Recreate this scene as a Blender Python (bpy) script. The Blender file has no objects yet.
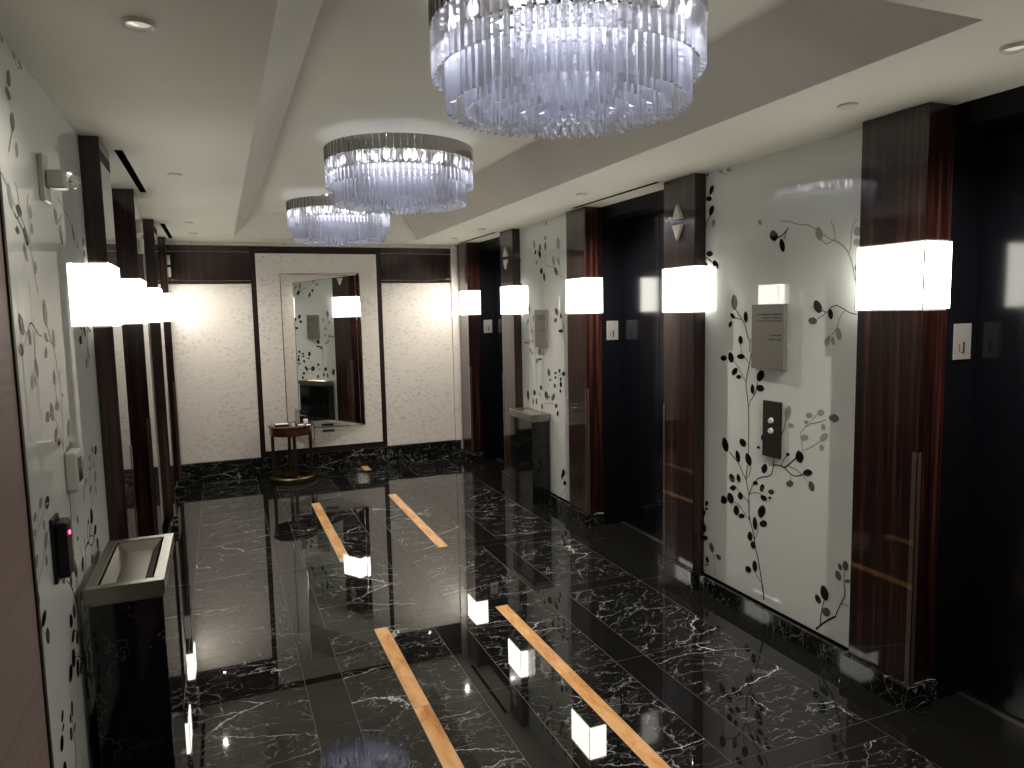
import bpy, bmesh, math, random
from mathutils import Vector, Matrix
random.seed(7)
S = 1.18                      # metres per plan unit (plan units were measured with the eye at 1.6)
C = bpy.context.scene.collection
PI = math.pi

# ------------------------------------------------------------------ materials
MATS = {}
def new_mat(name):
    m = bpy.data.materials.new(name); m.use_nodes = True
    MATS[name] = m
    return m, m.node_tree, m.node_tree.nodes['Principled BSDF']
def simple(name, col, rough=.5, metal=0, spec=.5, coat=0, coat_r=.03, emit=None, es=0, ior=1.5):
    m, nt, b = new_mat(name)
    b.inputs['Base Color'].default_value = (*col, 1)
    b.inputs['Roughness'].default_value = rough
    b.inputs['Metallic'].default_value = metal
    b.inputs['Specular IOR Level'].default_value = spec
    b.inputs['IOR'].default_value = ior
    b.inputs['Coat Weight'].default_value = coat
    b.inputs['Coat Roughness'].default_value = coat_r
    if emit:
        b.inputs['Emission Color'].default_value = (*emit, 1)
        b.inputs['Emission Strength'].default_value = es
    return m
def node(nt, t, **kw):
    n = nt.nodes.new(t)
    for k, v in kw.items():
        if k.startswith('_'): setattr(n, k[1:], v)
        else: n.inputs[k.replace('__', ' ')].default_value = v
    return n
def ramp(nt, stops):
    n = nt.nodes.new('ShaderNodeValToRGB')
    e = n.color_ramp.elements
    while len(e) < len(stops): e.new(.5)
    for el, (p, c) in zip(e, stops):
        el.position = p; el.color = (*c, 1) if len(c) == 3 else c
    return n
def mapping(nt, src, scale=(1,1,1), rot=(0,0,0), loc=(0,0,0)):
    n = nt.nodes.new('ShaderNodeMapping')
    n.inputs['Scale'].default_value = scale; n.inputs['Rotation'].default_value = rot
    n.inputs['Location'].default_value = loc
    nt.links.new(src, n.inputs['Vector']); return n.outputs['Vector']
def coords(nt, out='Object'):
    return nt.nodes.new('ShaderNodeTexCoord').outputs[out]

def wood():
    m, nt, b = new_mat('ebony_wood'); L = nt.links.new
    g = nt.nodes.new('ShaderNodeNewGeometry').outputs['Position']
    v = mapping(nt, g, (1, 1, .022))
    n1 = node(nt, 'ShaderNodeTexNoise', Scale=34, Detail=6, Roughness=.62, Distortion=.15); L(v, n1.inputs['Vector'])
    v2 = mapping(nt, g, (1, 1, .03))
    n2 = node(nt, 'ShaderNodeTexNoise', Scale=150, Detail=3, Roughness=.5); L(v2, n2.inputs['Vector'])
    mx = node(nt, 'ShaderNodeMix'); mx.data_type = 'FLOAT'; mx.inputs[0].default_value = .3
    L(n1.outputs['Fac'], mx.inputs[2]); L(n2.outputs['Fac'], mx.inputs[3])
    r = ramp(nt, [(.36, (.0035, .001, .0009)), (.48, (.011, .0026, .002)), (.57, (.032, .010, .007)), (.70, (.095, .038, .025))])
    L(mx.outputs[0], r.inputs[0]); L(r.outputs[0], b.inputs['Base Color'])
    b.inputs['Roughness'].default_value = .35
    b.inputs['Coat Weight'].default_value = 1; b.inputs['Coat Roughness'].default_value = .03; b.inputs['Coat IOR'].default_value = 1.5
    b.inputs['Specular IOR Level'].default_value = .25
    return m
def marble(name, uv=True, scale=1.0, base=(.0075, .0075, .007), dens=1.0, warp=.16, rough=.022, ior=1.62, gain=.8):
    m, nt, b = new_mat(name); L = nt.links.new
    src = coords(nt, 'UV') if uv else nt.nodes.new('ShaderNodeNewGeometry').outputs['Position']
    v = mapping(nt, src, (scale, scale, scale))
    # bend the coordinates so that the veins wander
    w = node(nt, 'ShaderNodeTexNoise', Scale=3.4, Detail=6, Roughness=.68); L(v, w.inputs['Vector'])
    sub = node(nt, 'ShaderNodeVectorMath', _operation='SUBTRACT'); L(w.outputs['Color'], sub.inputs[0]); sub.inputs[1].default_value = (.5, .5, .5)
    sc = node(nt, 'ShaderNodeVectorMath', _operation='SCALE'); L(sub.outputs[0], sc.inputs[0]); sc.inputs['Scale'].default_value = warp
    ad = node(nt, 'ShaderNodeVectorMath', _operation='ADD'); L(v, ad.inputs[0]); L(sc.outputs[0], ad.inputs[1])
    out = None
    for k, (s, wd, mlo, mhi, st, asp) in enumerate([(2.2, .0065, .47, .58, .95, (.45, 1.35, 1)), (4.6, .008, .46, .60, .60, (.5, 1.5, 1)), (9.0, .014, .47, .62, .42, (.6, 1.3, 1)), (17.0, .024, .52, .68, .34, (.8, 1.2, 1))]):
        vv = mapping(nt, ad.outputs[0], asp, (0, 0, .5 * k - .2), (k * 3.1, k * 1.7, 0))
        vo = node(nt, 'ShaderNodeTexVoronoi', _feature='DISTANCE_TO_EDGE', Scale=s); L(vv, vo.inputs['Vector'])
        rr = ramp(nt, [(0, (1, 1, 1)), (wd * dens, (0, 0, 0))]); rr.color_ramp.interpolation = 'EASE'; L(vo.outputs['Distance'], rr.inputs[0])
        mk = node(nt, 'ShaderNodeTexNoise', Scale=s * 1.1, Detail=3); L(mapping(nt, v, (1, 1, 1), (0, 0, 0), (7 + k * 5, 2, 1)), mk.inputs['Vector'])
        mr = ramp(nt, [(mlo, (0, 0, 0)), (mhi, (1, 1, 1))]); L(mk.outputs['Fac'], mr.inputs[0])
        mu = node(nt, 'ShaderNodeMath', _operation='MULTIPLY'); L(rr.outputs[0], mu.inputs[0]); L(mr.outputs[0], mu.inputs[1])
        m2 = node(nt, 'ShaderNodeMath', _operation='MULTIPLY'); L(mu.outputs[0], m2.inputs[0]); m2.inputs[1].default_value = st * gain
        if out is None: out = m2.outputs[0]
        else:
            mm = node(nt, 'ShaderNodeMath', _operation='MAXIMUM'); L(out, mm.inputs[0]); L(m2.outputs[0], mm.inputs[1]); out = mm.outputs[0]
    sp = node(nt, 'ShaderNodeTexNoise', Scale=38, Detail=2); L(ad.outputs[0], sp.inputs['Vector'])
    spr = ramp(nt, [(.7, (0, 0, 0)), (.78, (.22 * gain,) * 3)]); L(sp.outputs['Fac'], spr.inputs[0])
    mm = node(nt, 'ShaderNodeMath', _operation='MAXIMUM'); L(out, mm.inputs[0]); L(spr.outputs[0], mm.inputs[1])
    mix = nt.nodes.new('ShaderNodeMix'); mix.data_type = 'RGBA'
    L(mm.outputs[0], mix.inputs[0]); mix.inputs[6].default_value = (*base, 1); mix.inputs[7].default_value = (.84, .85, .83, 1)
    L(mix.outputs[2], b.inputs['Base Color'])
    b.inputs['Roughness'].default_value = rough; b.inputs['IOR'].default_value = ior
    return m
def onyx():
    m, nt, b = new_mat('honey_onyx'); L = nt.links.new
    v = mapping(nt, coords(nt, 'UV'), (1, 1, 1))
    n = node(nt, 'ShaderNodeTexNoise', Scale=5, Detail=7, Roughness=.62, Distortion=.8); L(v, n.inputs['Vector'])
    r = ramp(nt, [(.28, (.42, .17, .055)), (.42, (.66, .33, .13)), (.55, (.76, .43, .19)), (.75, (.84, .56, .30))])
    L(n.outputs['Fac'], r.inputs[0]); L(r.outputs[0], b.inputs['Base Color'])
    b.inputs['Roughness'].default_value = .05; b.inputs['IOR'].default_value = 1.5
    return m
def granite():
    m, nt, b = new_mat('black_granite'); L = nt.links.new
    n = node(nt, 'ShaderNodeTexNoise', Scale=420, Detail=2); L(coords(nt), n.inputs['Vector'])
    r = ramp(nt, [(.45, (.0055, .0055, .005)), (.75, (.016, .016, .015))]); L(n.outputs['Fac'], r.inputs[0]); L(r.outputs[0], b.inputs['Base Color'])
    b.inputs['Roughness'].default_value = .018; b.inputs['IOR'].default_value = 1.62
    return m
def wallpaper(name='leaf_wallpaper', ca=(.76, .71, .65, 1), cb=(.60, .55, .495, 1)):
    m, nt, b = new_mat(name); L = nt.links.new
    g = nt.nodes.new('ShaderNodeNewGeometry').outputs['Position']
    w = node(nt, 'ShaderNodeTexNoise', Scale=5, Detail=2); L(g, w.inputs['Vector'])
    sc = node(nt, 'ShaderNodeVectorMath', _operation='SCALE'); L(w.outputs['Color'], sc.inputs[0]); sc.inputs['Scale'].default_value = .06
    ad = node(nt, 'ShaderNodeVectorMath', _operation='ADD'); L(g, ad.inputs[0]); L(sc.outputs[0], ad.inputs[1])
    out = None
    for rot, sc_ in ((.8, 13), (-.55, 15), (1.4, 14)):
        v = mapping(nt, ad.outputs[0], (1.0, 0.02, 1.7), (0, rot, 0))
        vo = node(nt, 'ShaderNodeTexVoronoi', _feature='F1', Scale=sc_, Randomness=1); L(v, vo.inputs['Vector'])
        r = ramp(nt, [(.25, (.8, .8, .8)), (.36, (0, 0, 0))]); L(vo.outputs['Distance'], r.inputs[0])
        mk = node(nt, 'ShaderNodeTexNoise', Scale=1.7, Detail=2); L(mapping(nt, g, (1, .1, 1.5), loc=(rot * 9, 0, 3)), mk.inputs['Vector'])
        mr = ramp(nt, [(.42, (0, 0, 0)), (.60, (1, 1, 1))]); L(mk.outputs['Fac'], mr.inputs[0])
        mu = node(nt, 'ShaderNodeMath', _operation='MULTIPLY'); L(r.outputs[0], mu.inputs[0]); L(mr.outputs[0], mu.inputs[1])
        if out is None: out = mu.outputs[0]
        else:
            a = node(nt, 'ShaderNodeMath', _operation='MAXIMUM'); L(out, a.inputs[0]); L(mu.outputs[0], a.inputs[1]); out = a.outputs[0]
    mix = nt.nodes.new('ShaderNodeMix'); mix.data_type = 'RGBA'
    L(out, mix.inputs[0]); mix.inputs[6].default_value = ca; mix.inputs[7].default_value = cb
    L(mix.outputs[2], b.inputs['Base Color'])
    b.inputs['Roughness'].default_value = .42
    return m
def paint(name, col, rough=.75):
    m, nt, b = new_mat(name); L = nt.links.new
    n = node(nt, 'ShaderNodeTexNoise', Scale=1.1, Detail=3); L(coords(nt), n.inputs['Vector'])
    c2 = tuple(x * .955 for x in col)
    r = ramp(nt, [(.35, c2), (.65, col)]); L(n.outputs['Fac'], r.inputs[0]); L(r.outputs[0], b.inputs['Base Color'])
    b.inputs['Roughness'].default_value = rough
    return m
def crystal(name, tint, frost):
    m = bpy.data.materials.new(name); m.use_nodes = True; nt = m.node_tree; L = nt.links.new
    nt.nodes.clear()
    o = nt.nodes.new('ShaderNodeOutputMaterial')
    gl = node(nt, 'ShaderNodeBsdfGlass', Roughness=.0, IOR=1.48); gl.inputs['Color'].default_value = (*tint, 1)
    tr = nt.nodes.new('ShaderNodeBsdfTransparent'); tr.inputs['Color'].default_value = (*tint, 1)
    tl = nt.nodes.new('ShaderNodeBsdfTranslucent'); tl.inputs['Color'].default_value = (.86, .87, .95, 1)
    a = nt.nodes.new('ShaderNodeMixShader'); a.inputs[0].default_value = .24; L(gl.outputs[0], a.inputs[1]); L(tr.outputs[0], a.inputs[2])
    c = nt.nodes.new('ShaderNodeMixShader'); c.inputs[0].default_value = frost; L(a.outputs[0], c.inputs[1]); L(tl.outputs[0], c.inputs[2])
    L(c.outputs[0], o.inputs['Surface'])
    MATS[name] = m
    return m

LAMP = 4.7
WOOD = wood()
MARBLE = marble('veined_black_marble')
MARBLE_W = marble('marble_skirting', uv=False, scale=1.5, rough=.05, ior=1.5, gain=.9)
MARBLE_U = marble('urn_marble', uv=False, scale=.55, dens=.6, base=(.005, .005, .0055), rough=.06, ior=1.5, gain=.08)
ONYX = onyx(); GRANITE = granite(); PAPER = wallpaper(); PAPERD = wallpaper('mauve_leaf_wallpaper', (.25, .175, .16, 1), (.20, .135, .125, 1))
CEIL = paint('ceiling_paint', (.86, .83, .735))
WALLP = paint('wall_paint', (.62, .58, .50))
BACKGLASS = simple('back_painted_glass', (.69, .71, .675), .012, ior=1.68, coat=0)
PRINT = [simple('print_pale', (.30, .31, .285), .015, ior=1.68), simple('print_grey', (.095, .095, .085), .015, ior=1.68), simple('print_black', (.010, .009, .009), .015, ior=1.68)]
DOORM = simple('black_door_metal', (.003, .0035, .005), .15, ior=1.5)
JAMB = simple('black_jamb_metal', (.003, .0035, .005), .4, spec=.15)
STEEL = simple('brushed_steel', (.33, .31, .275), .3, metal=1)
VOID = simple('black_void', (.002, .002, .002), .9, spec=0)
CHROME = simple('polished_chrome', (.80, .79, .77), .04, metal=1)
BAND = simple('chandelier_chrome', (.50, .50, .49), .08, metal=1)
PLATE = simple('grey_steel_plate', (.46, .45, .42), .35, metal=.6)
SIGNM = simple('sign_grey', (.20, .188, .162), .4, metal=.2)
INK = simple('dark_ink', (.03, .02, .02), .5)
INKR = simple('red_ink', (.11, .03, .025), .5)
BLACK = simple('black_plastic', (.006, .006, .007), .4, spec=.3)
BRONZE = simple('dark_bronze', (.016, .011, .008), .4)
LEGM = simple('brown_bronze', (.075, .048, .026), .35, metal=.8)
BRASS = simple('aged_brass', (.13, .095, .055), .38, metal=1)
GUARD = simple('bronze_guard', (.16, .12, .095), .3, metal=.7, coat=1)
TABLEW = simple('mahogany', (.075, .022, .012), .2, coat=.6)
DARKSTRIP = simple('ebony_strip', (.014, .007, .005), .45, spec=.3)
MIRROR = simple('mirror_glass', (.86, .87, .85), .004, metal=1)
GROUT = simple('grout', (.10, .095, .09), .4)
LENS = simple('downlight_lens', (.6, .6, .58), .25, emit=(1, .93, .78), es=.2)
WHITEP = simple('white_plastic', (.5, .49, .45), .35)
BUTTON = simple('pale_button', (.75, .75, .72), .15)
TRIMW = simple('white_trim', (.66, .64, .58), .4)
PAPERW = simple('white_card', (.8, .79, .75), .5)
GREYP = simple('grey_plastic', (.20, .20, .19), .35)
SAND = simple('grey_tray', (.21, .185, .155), .3, metal=.9)
SCREEN = simple('grey_screen', (.08, .085, .08), .1)
REDLED = simple('red_led', (.4, .01, .02), .4, emit=(1, .03, .12), es=9)
DIFF = simple('lit_diffuser', (.8, .8, .75), .3, emit=(1.0, .98, .88), es=LAMP)
BULB = simple('chandelier_bulb', (.9, .9, .95), .4, emit=(.90, .91, 1.0), es=4.0)
GLOW = simple('chandelier_fill_glow', (.8, .8, .85), .5, emit=(.91, .92, 1.0), es=1.35)  # glow of the disc added inside each chandelier
ROD = crystal('crystal_glass', (.95, .955, .975), .10)
ROD2 = crystal('crystal_glass_inner', (.945, .95, .975), .13)
CLEAR = crystal('clear_lens', (.97, .98, .97), .15)

# ------------------------------------------------------------------ builders
class MB:
    def __init__(s): s.v = []; s.f = []; s.m = []; s.uv = []; s.sm = []
    def poly(s, pts, mi=0, uv=None, smooth=False):
        b = len(s.v); s.v += [tuple(p) for p in pts]; s.f.append(tuple(range(b, b + len(pts)))); s.m.append(mi)
        s.uv.append(uv or [(0, 0)] * len(pts)); s.sm.append(smooth)
    def mesh(s, vs, fs, mi=0, smooth=False):
        b = len(s.v); s.v += [tuple(p) for p in vs]
        for f in fs: s.f.append(tuple(b + i for i in f)); s.m.append(mi); s.uv.append([(0, 0)] * len(f)); s.sm.append(smooth)
    def box(s, x0, x1, y0, y1, z0, z1, mi=0, c=0):
        if x0 > x1: x0, x1 = x1, x0
        if y0 > y1: y0, y1 = y1, y0
        if c <= 0:
            v = [(x, y, z) for z in (z0, z1) for y in (y0, y1) for x in (x0, x1)]
            s.mesh(v, [(0, 2, 3, 1), (4, 5, 7, 6), (0, 1, 5, 4), (2, 6, 7, 3), (0, 4, 6, 2), (1, 3, 7, 5)], mi); return
        bm = bmesh.new(); bmesh.ops.create_cube(bm, size=1)
        for v in bm.verts: v.co = Vector(((x0 + x1) / 2 + v.co.x * (x1 - x0), (y0 + y1) / 2 + v.co.y * (y1 - y0), (z0 + z1) / 2 + v.co.z * (z1 - z0)))
        bmesh.ops.bevel(bm, geom=bm.edges[:], offset=c, segments=2, affect='EDGES', profile=.5)
        s.add_bm(bm, mi)
    def add_bm(s, bm, mi=0, smooth=False):
        bm.verts.ensure_lookup_table(); bm.verts.index_update()
        s.mesh([v.co[:] for v in bm.verts], [tuple(v.index for v in f.verts) for f in bm.faces], mi, smooth); bm.free()
    def lathe(s, cx, cy, prof, n=32, mi=0, axis='z', smooth=True):
        # prof: [(r, h)...]; axis z at (cx, cy)
        vs = []; fs = []
        for r, h in prof:
            for k in range(n):
                a = 2 * PI * k / n; vs.append((cx + r * math.cos(a), cy + r * math.sin(a), h))
        for j in range(len(prof) - 1):
            for k in range(n):
                k2 = (k + 1) % n; fs.append((j * n + k, j * n + k2, (j + 1) * n + k2, (j + 1) * n + k))
        s.mesh(vs, fs, mi, smooth)
    def disc(s, cx, cy, r, z, n=32, mi=0, up=True):
        p = [(cx + r * math.cos(2 * PI * k / n), cy + r * math.sin(2 * PI * k / n), z) for k in range(n)]
        s.poly(p if up else p[::-1], mi)
    def tube(s, pts, r, n=8, mi=0):
        pts = [Vector(p) for p in pts]; vs = []; fs = []
        for i, p in enumerate(pts):
            d = (pts[min(i + 1, len(pts) - 1)] - pts[max(i - 1, 0)]).normalized()
            u = d.cross(Vector((0, 0, 1)));  u = u.normalized() if u.length > .01 else Vector((1, 0, 0)); w = d.cross(u)
            for k in range(n):
                a = 2 * PI * k / n; vs.append((p + u * r * math.cos(a) + w * r * math.sin(a))[:])
        for i in range(len(pts) - 1):
            for k in range(n): fs.append((i * n + k, i * n + (k + 1) % n, (i + 1) * n + (k + 1) % n, (i + 1) * n + k))
        fs.append(tuple(range(n))[::-1]); fs.append(tuple((len(pts) - 1) * n + k for k in range(n)))
        s.mesh(vs, fs, mi, True)
    def build(s, name, mats, parent=None, org=(0, 0, 0), loc=None):
        me = bpy.data.meshes.new(name)
        me.from_pydata([((x - org[0]) * S, (y - org[1]) * S, (z - org[2]) * S) for x, y, z in s.v], [], s.f)
        if not isinstance(mats, (list, tuple)): mats = [mats]
        for m in mats: me.materials.append(m)
        uvl = me.uv_layers.new(name='UVMap')
        i = 0
        for f, mi, uv, sm in zip(me.polygons, s.m, s.uv, s.sm):
            f.material_index = mi; f.use_smooth = sm
            for q in uv: uvl.data[i].uv = q; i += 1
        me.validate(); me.update()
        if any(s.sm):
            try: me.set_sharp_from_angle(angle=math.radians(40))
            except Exception: pass
        o = bpy.data.objects.new(name, me); C.objects.link(o)
        if parent: o.parent = parent
        else: o.location = tuple(c * S for c in org)
        if loc: o.location = tuple(c * S for c in loc)
        return o
def tag(o, label, cat, group=None, kind=None):
    o['label'] = label; o['category'] = cat
    if group: o['group'] = group
    if kind: o['kind'] = kind
    return o
def thing(name, label, cat, org, group=None):
    o = bpy.data.objects.new(name, None); C.objects.link(o); o.empty_display_size = .1
    o.location = tuple(c * S for c in org)
    return tag(o, label, cat, group, 'thing')
def struct(o): o['kind'] = 'structure'; return o
def copy_tree(o, parent=None):
    c = o.copy(); C.objects.link(c)
    if parent: c.parent = parent
    for ch in list(o.children): copy_tree(ch, c)
    return c

# ------------------------------------------------------------------ measures (plan units)
ZC = 2.33                                  # soffit
FR, FL = 2.447, -.402                      # pillar fronts
GP = .071                                  # glass set back behind the pillar fronts
RD = .138                                  # depth of the wood returns
JD = .275                                  # depth of the black jambs
LZ0, LZ1 = 1.577, 1.829                    # lamp band
YB = 7.60                                  # back wall
YN = -2.2                                  # end of the lobby behind the viewer
PR = [(.65, .95), (1.935, 2.235), (3.338, 3.638), (4.62, 4.92), (5.985, 6.285), (7.255, 7.555)]
PL = [(3.35, 3.65), (4.63, 4.93), (5.972, 6.272), (7.25, 7.55)]
OR_ = [(.95, 1.935), (3.638, 4.62), (6.285, 7.255)]
OL_ = [(3.65, 4.63), (6.272, 7.25)]
def X(side, d): return FR + d if side == 'R' else FL - d

# ------------------------------------------------------------------ floor
def cuts():
    G, M, O = 'g', 'm', 'o'
    xs = [(-.70, -.225, G), (-.225, .26, M), (.26, .42, G), (.42, .645, M), (.645, .715, O), (.715, .93, M), (.93, 1.085, G),
          (1.085, 1.308, M), (1.308, 1.378, O), (1.378, 1.59, M), (1.59, 1.745, G), (1.745, 2.225, M), (2.225, 2.745, G)]
    ys = []
    def block(a, b, strip):
        m = (a + b) / 2
        ys.append((a, m, strip)); ys.append((m, b, strip))
    ys.append((YN, -.83, 'x')); block(-.83, .80, True); ys.append((.80, .91, 'x')); ys.append((.91, 1.835, False)); ys.append((1.835, 1.94, 'x'))
    block(1.94, 3.555, True); ys.append((3.555, 3.66, 'x')); ys.append((3.66, 4.545, False)); ys.append((4.545, 4.65, 'x'))
    block(4.65, 6.25, True); ys.append((6.25, 6.36, 'x')); ys.append((6.36, 7.24, False)); ys.append((7.24, 7.345, 'x')); ys.append((7.345, YB + .02, True))
    return xs, ys
def build_floor():
    xs, ys = cuts(); mb = MB(); g = .0011; idx = {'m': 0, 'g': 1, 'o': 2}
    for yi, (y0, y1, kind) in enumerate(ys):
        cells = []
        for (x0, x1, k) in xs:
            if kind == 'x' and -.3 < x0 and x1 < 2.3: k = 'g'
            elif kind is False and k == 'o': k = 'm'
            # plain cells of one panel run together
            if cells and cells[-1][2] == k and (k == 'g' or kind is False) and not (abs(x0 - 2.225) < 1e-6) and not (abs(cells[-1][0] + .70) < 1e-6): cells[-1][1] = x1
            else: cells.append([x0, x1, k])
        for ci, (x0, x1, k) in enumerate(cells):
            if k == 'm':   # half panels either side of an onyx strip share one veining
                r = random.Random(yi * 31 + int((x0 + 2) * 1.9)); th = r.uniform(-.5, .5); ou, ov = r.uniform(0, 40), r.uniform(0, 40)
            else: th, ou, ov = (0, yi * 3.3, ci * 2.7)
            edge = x0 > 2.2 or x1 < -.2; keep = (1.94, 3.555, 4.65, 6.25)
            ga = -g * .2 if edge and not any(abs(y0 - q) < 1e-6 for q in keep) else g
            gb = g * .2 if edge and not any(abs(y1 - q) < 1e-6 for q in keep) else g
            if edge: ga, gb = (0 if ga < 0 else g), (0 if gb < g else g)
            p = [(x0 + g, y0 + ga), (x1 - g, y0 + ga), (x1 - g, y1 - gb), (x0 + g, y1 - gb)]
            uv = [((x * math.cos(th) - y * math.sin(th)) * S + ou, (x * math.sin(th) + y * math.cos(th)) * S + ov) for x, y in p]
            if k == 'o': uv = [(u * 2.2, v * .8) for u, v in uv]
            mb.poly([(x, y, 0) for x, y in p], idx[k], uv)
    mb.box(-.70, 2.745, YN, YB + .02, -.06, -.0006, 3)
    return struct(mb.build('floor', [MARBLE, GRANITE, ONYX, GROUT]))
build_floor()

# ------------------------------------------------------------------ ceiling with its sloped cove
CX0, CX1, CY0, CY1 = .170, 1.890, 1.348, 7.125
CI, CZ = .178, 2.55
mb = MB()
x0, x1, y0, y1 = -.70, 2.80, YN, YB + .02
for q in ([(x0, y0), (CX0, y0), (CX0, y1), (x0, y1)], [(CX1, y0), (x1, y0), (x1, y1), (CX1, y1)], [(CX0, y0), (CX1, y0), (CX1, CY0), (CX0, CY0)], [(CX0, CY1), (CX1, CY1), (CX1, y1), (CX0, y1)]):
    mb.poly([(a, b, ZC) for a, b in q][::-1])
lo = [(CX0, CY0), (CX1, CY0), (CX1, CY1), (CX0, CY1)]; hi = [(CX0 + CI, CY0 + CI), (CX1 - CI, CY0 + CI), (CX1 - CI, CY1 - CI), (CX0 + CI, CY1 - CI)]
for i in range(4):
    j = (i + 1) % 4
    mb.poly([(*lo[i], ZC), (*lo[j], ZC), (*hi[j], CZ), (*hi[i], CZ)])
mb.poly([(*p, CZ) for p in hi][::-1])
mb.box(x0, x1, y0, y1, CZ + .01, CZ + .06)
struct(mb.build('ceiling', CEIL))

# ------------------------------------------------------------------ walls behind the cladding
def wallbox(side, d0, a, b):
    mb = MB(); mb.box(X(side, d0), X(side, .44), a, b, 0, ZC + .05)
    struct(mb.build('wall_right' if side == 'R' else 'wall_left', WALLP, org=(X(side, d0), a, 0)))
for side, P in (('R', PR), ('L', PL)):
    for i, (a, b) in enumerate(P):
        wallbox(side, RD + .225, a, b)
for side, rng in (('R', [(YN, .65), (2.235, 3.338), (4.92, 5.985)]), ('L', [(1.80, 3.35), (4.93, 5.972)])):
    for a, b in rng: wallbox(side, GP + .018, a + .032, b - .032)
for side in 'RL': wallbox(side, GP + .018, 7.56, YB)
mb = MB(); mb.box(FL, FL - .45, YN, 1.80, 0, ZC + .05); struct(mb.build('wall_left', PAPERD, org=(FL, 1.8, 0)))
mb = MB(); mb.box(FL + .0, FL + .004, 1.783, 1.80, 0, ZC - .001); mb.box(FL - .001, FL - GP - .01, 1.8001, 1.806, 0, ZC - .001); struct(mb.build('trim_3', DARKSTRIP))
mb = MB(); mb.box(-.9, 3.0, YB, YB + .15, 0, ZC + .05); struct(mb.build('wall_back', WALLP))
mb = MB(); mb.box(-.9, 3.0, YN - .15, YN, 0, ZC + .05); struct(mb.build('wall_front', WALLP))

# ------------------------------------------------------------------ back wall dressing
def skirting(name, segs, z, parent=None):
    mb = MB()
    for s in segs: mb.box(*s, 0, z, c=.004)
    return struct(mb.build(name, MARBLE_W))
skirting('baseboard_back', [(-.44, .345, YB - .022, YB), (.345, 1.585, YB - .034, YB), (1.585, 2.43, YB - .022, YB)], .187)
YW = YB - .006
def paper_panel(label, xa, xb, za, zb, proud):
    mb = MB(); mb.box(xa, xb, YB - proud, YB - .001, za, zb, c=.003)
    tag(mb.build('wallpaper_panel', PAPER, org=((xa + xb) / 2, YB, za)), label, 'wall panel', None, 'thing')
paper_panel('cream leaf-patterned wallpaper panel left of the mirror panel', -.43, .318, .19, 1.925, .014)
paper_panel('cream leaf-patterned wallpaper panel between mirror panel and far right pillar', 1.605, 2.365, .19, 1.925, .014)
paper_panel('tall cream leaf-patterned panel with dark edges behind the angled mirror', .366, 1.555, .247, 2.222, .030)
mb = MB()
mb.box(2.370, 2.44, YB - .035, YB, .19, ZC - .001, c=.002)
mb.box(-.43, 2.37, YB - .006, YB, 2.292, ZC - .001)
struct(mb.build('trim_1', PAPER))
mb = MB()
mb.box(.318, .366, YB - .020, YB, .187, 2.292); mb.box(1.555, 1.605, YB - .020, YB, .187, 2.292)
mb.box(.366, 1.555, YB - .020, YB, 2.222, 2.292); mb.box(.366, 1.555, YB - .020, YB, .187, .247)
struct(mb.build('trim_2', DARKSTRIP))
def frieze(label, xa, xb):
    t = thing('frieze_panel', label, 'wood panel', ((xa + xb) / 2, YB, 1.925)); og = ((xa + xb) / 2, YB, 1.925)
    mb = MB(); mb.box(xa + .0, xb - .0, YB - .022, YB, 1.960, 2.228, c=.008); mb.build('panel', WOOD, t, og)
    mb = MB(); mb.box(xa, xb, YB - .03, YB, 2.236, 2.292, c=.003); mb.box(xa, xb, YB - .026, YB, 1.927, 1.952, c=.003); mb.build('rail', WOOD, t, og)
frieze('dark striped wood panel above the left wallpaper panel', -.43, .317)
frieze('dark striped wood panel above the right-hand wallpaper panel', 1.606, 2.368)

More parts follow.
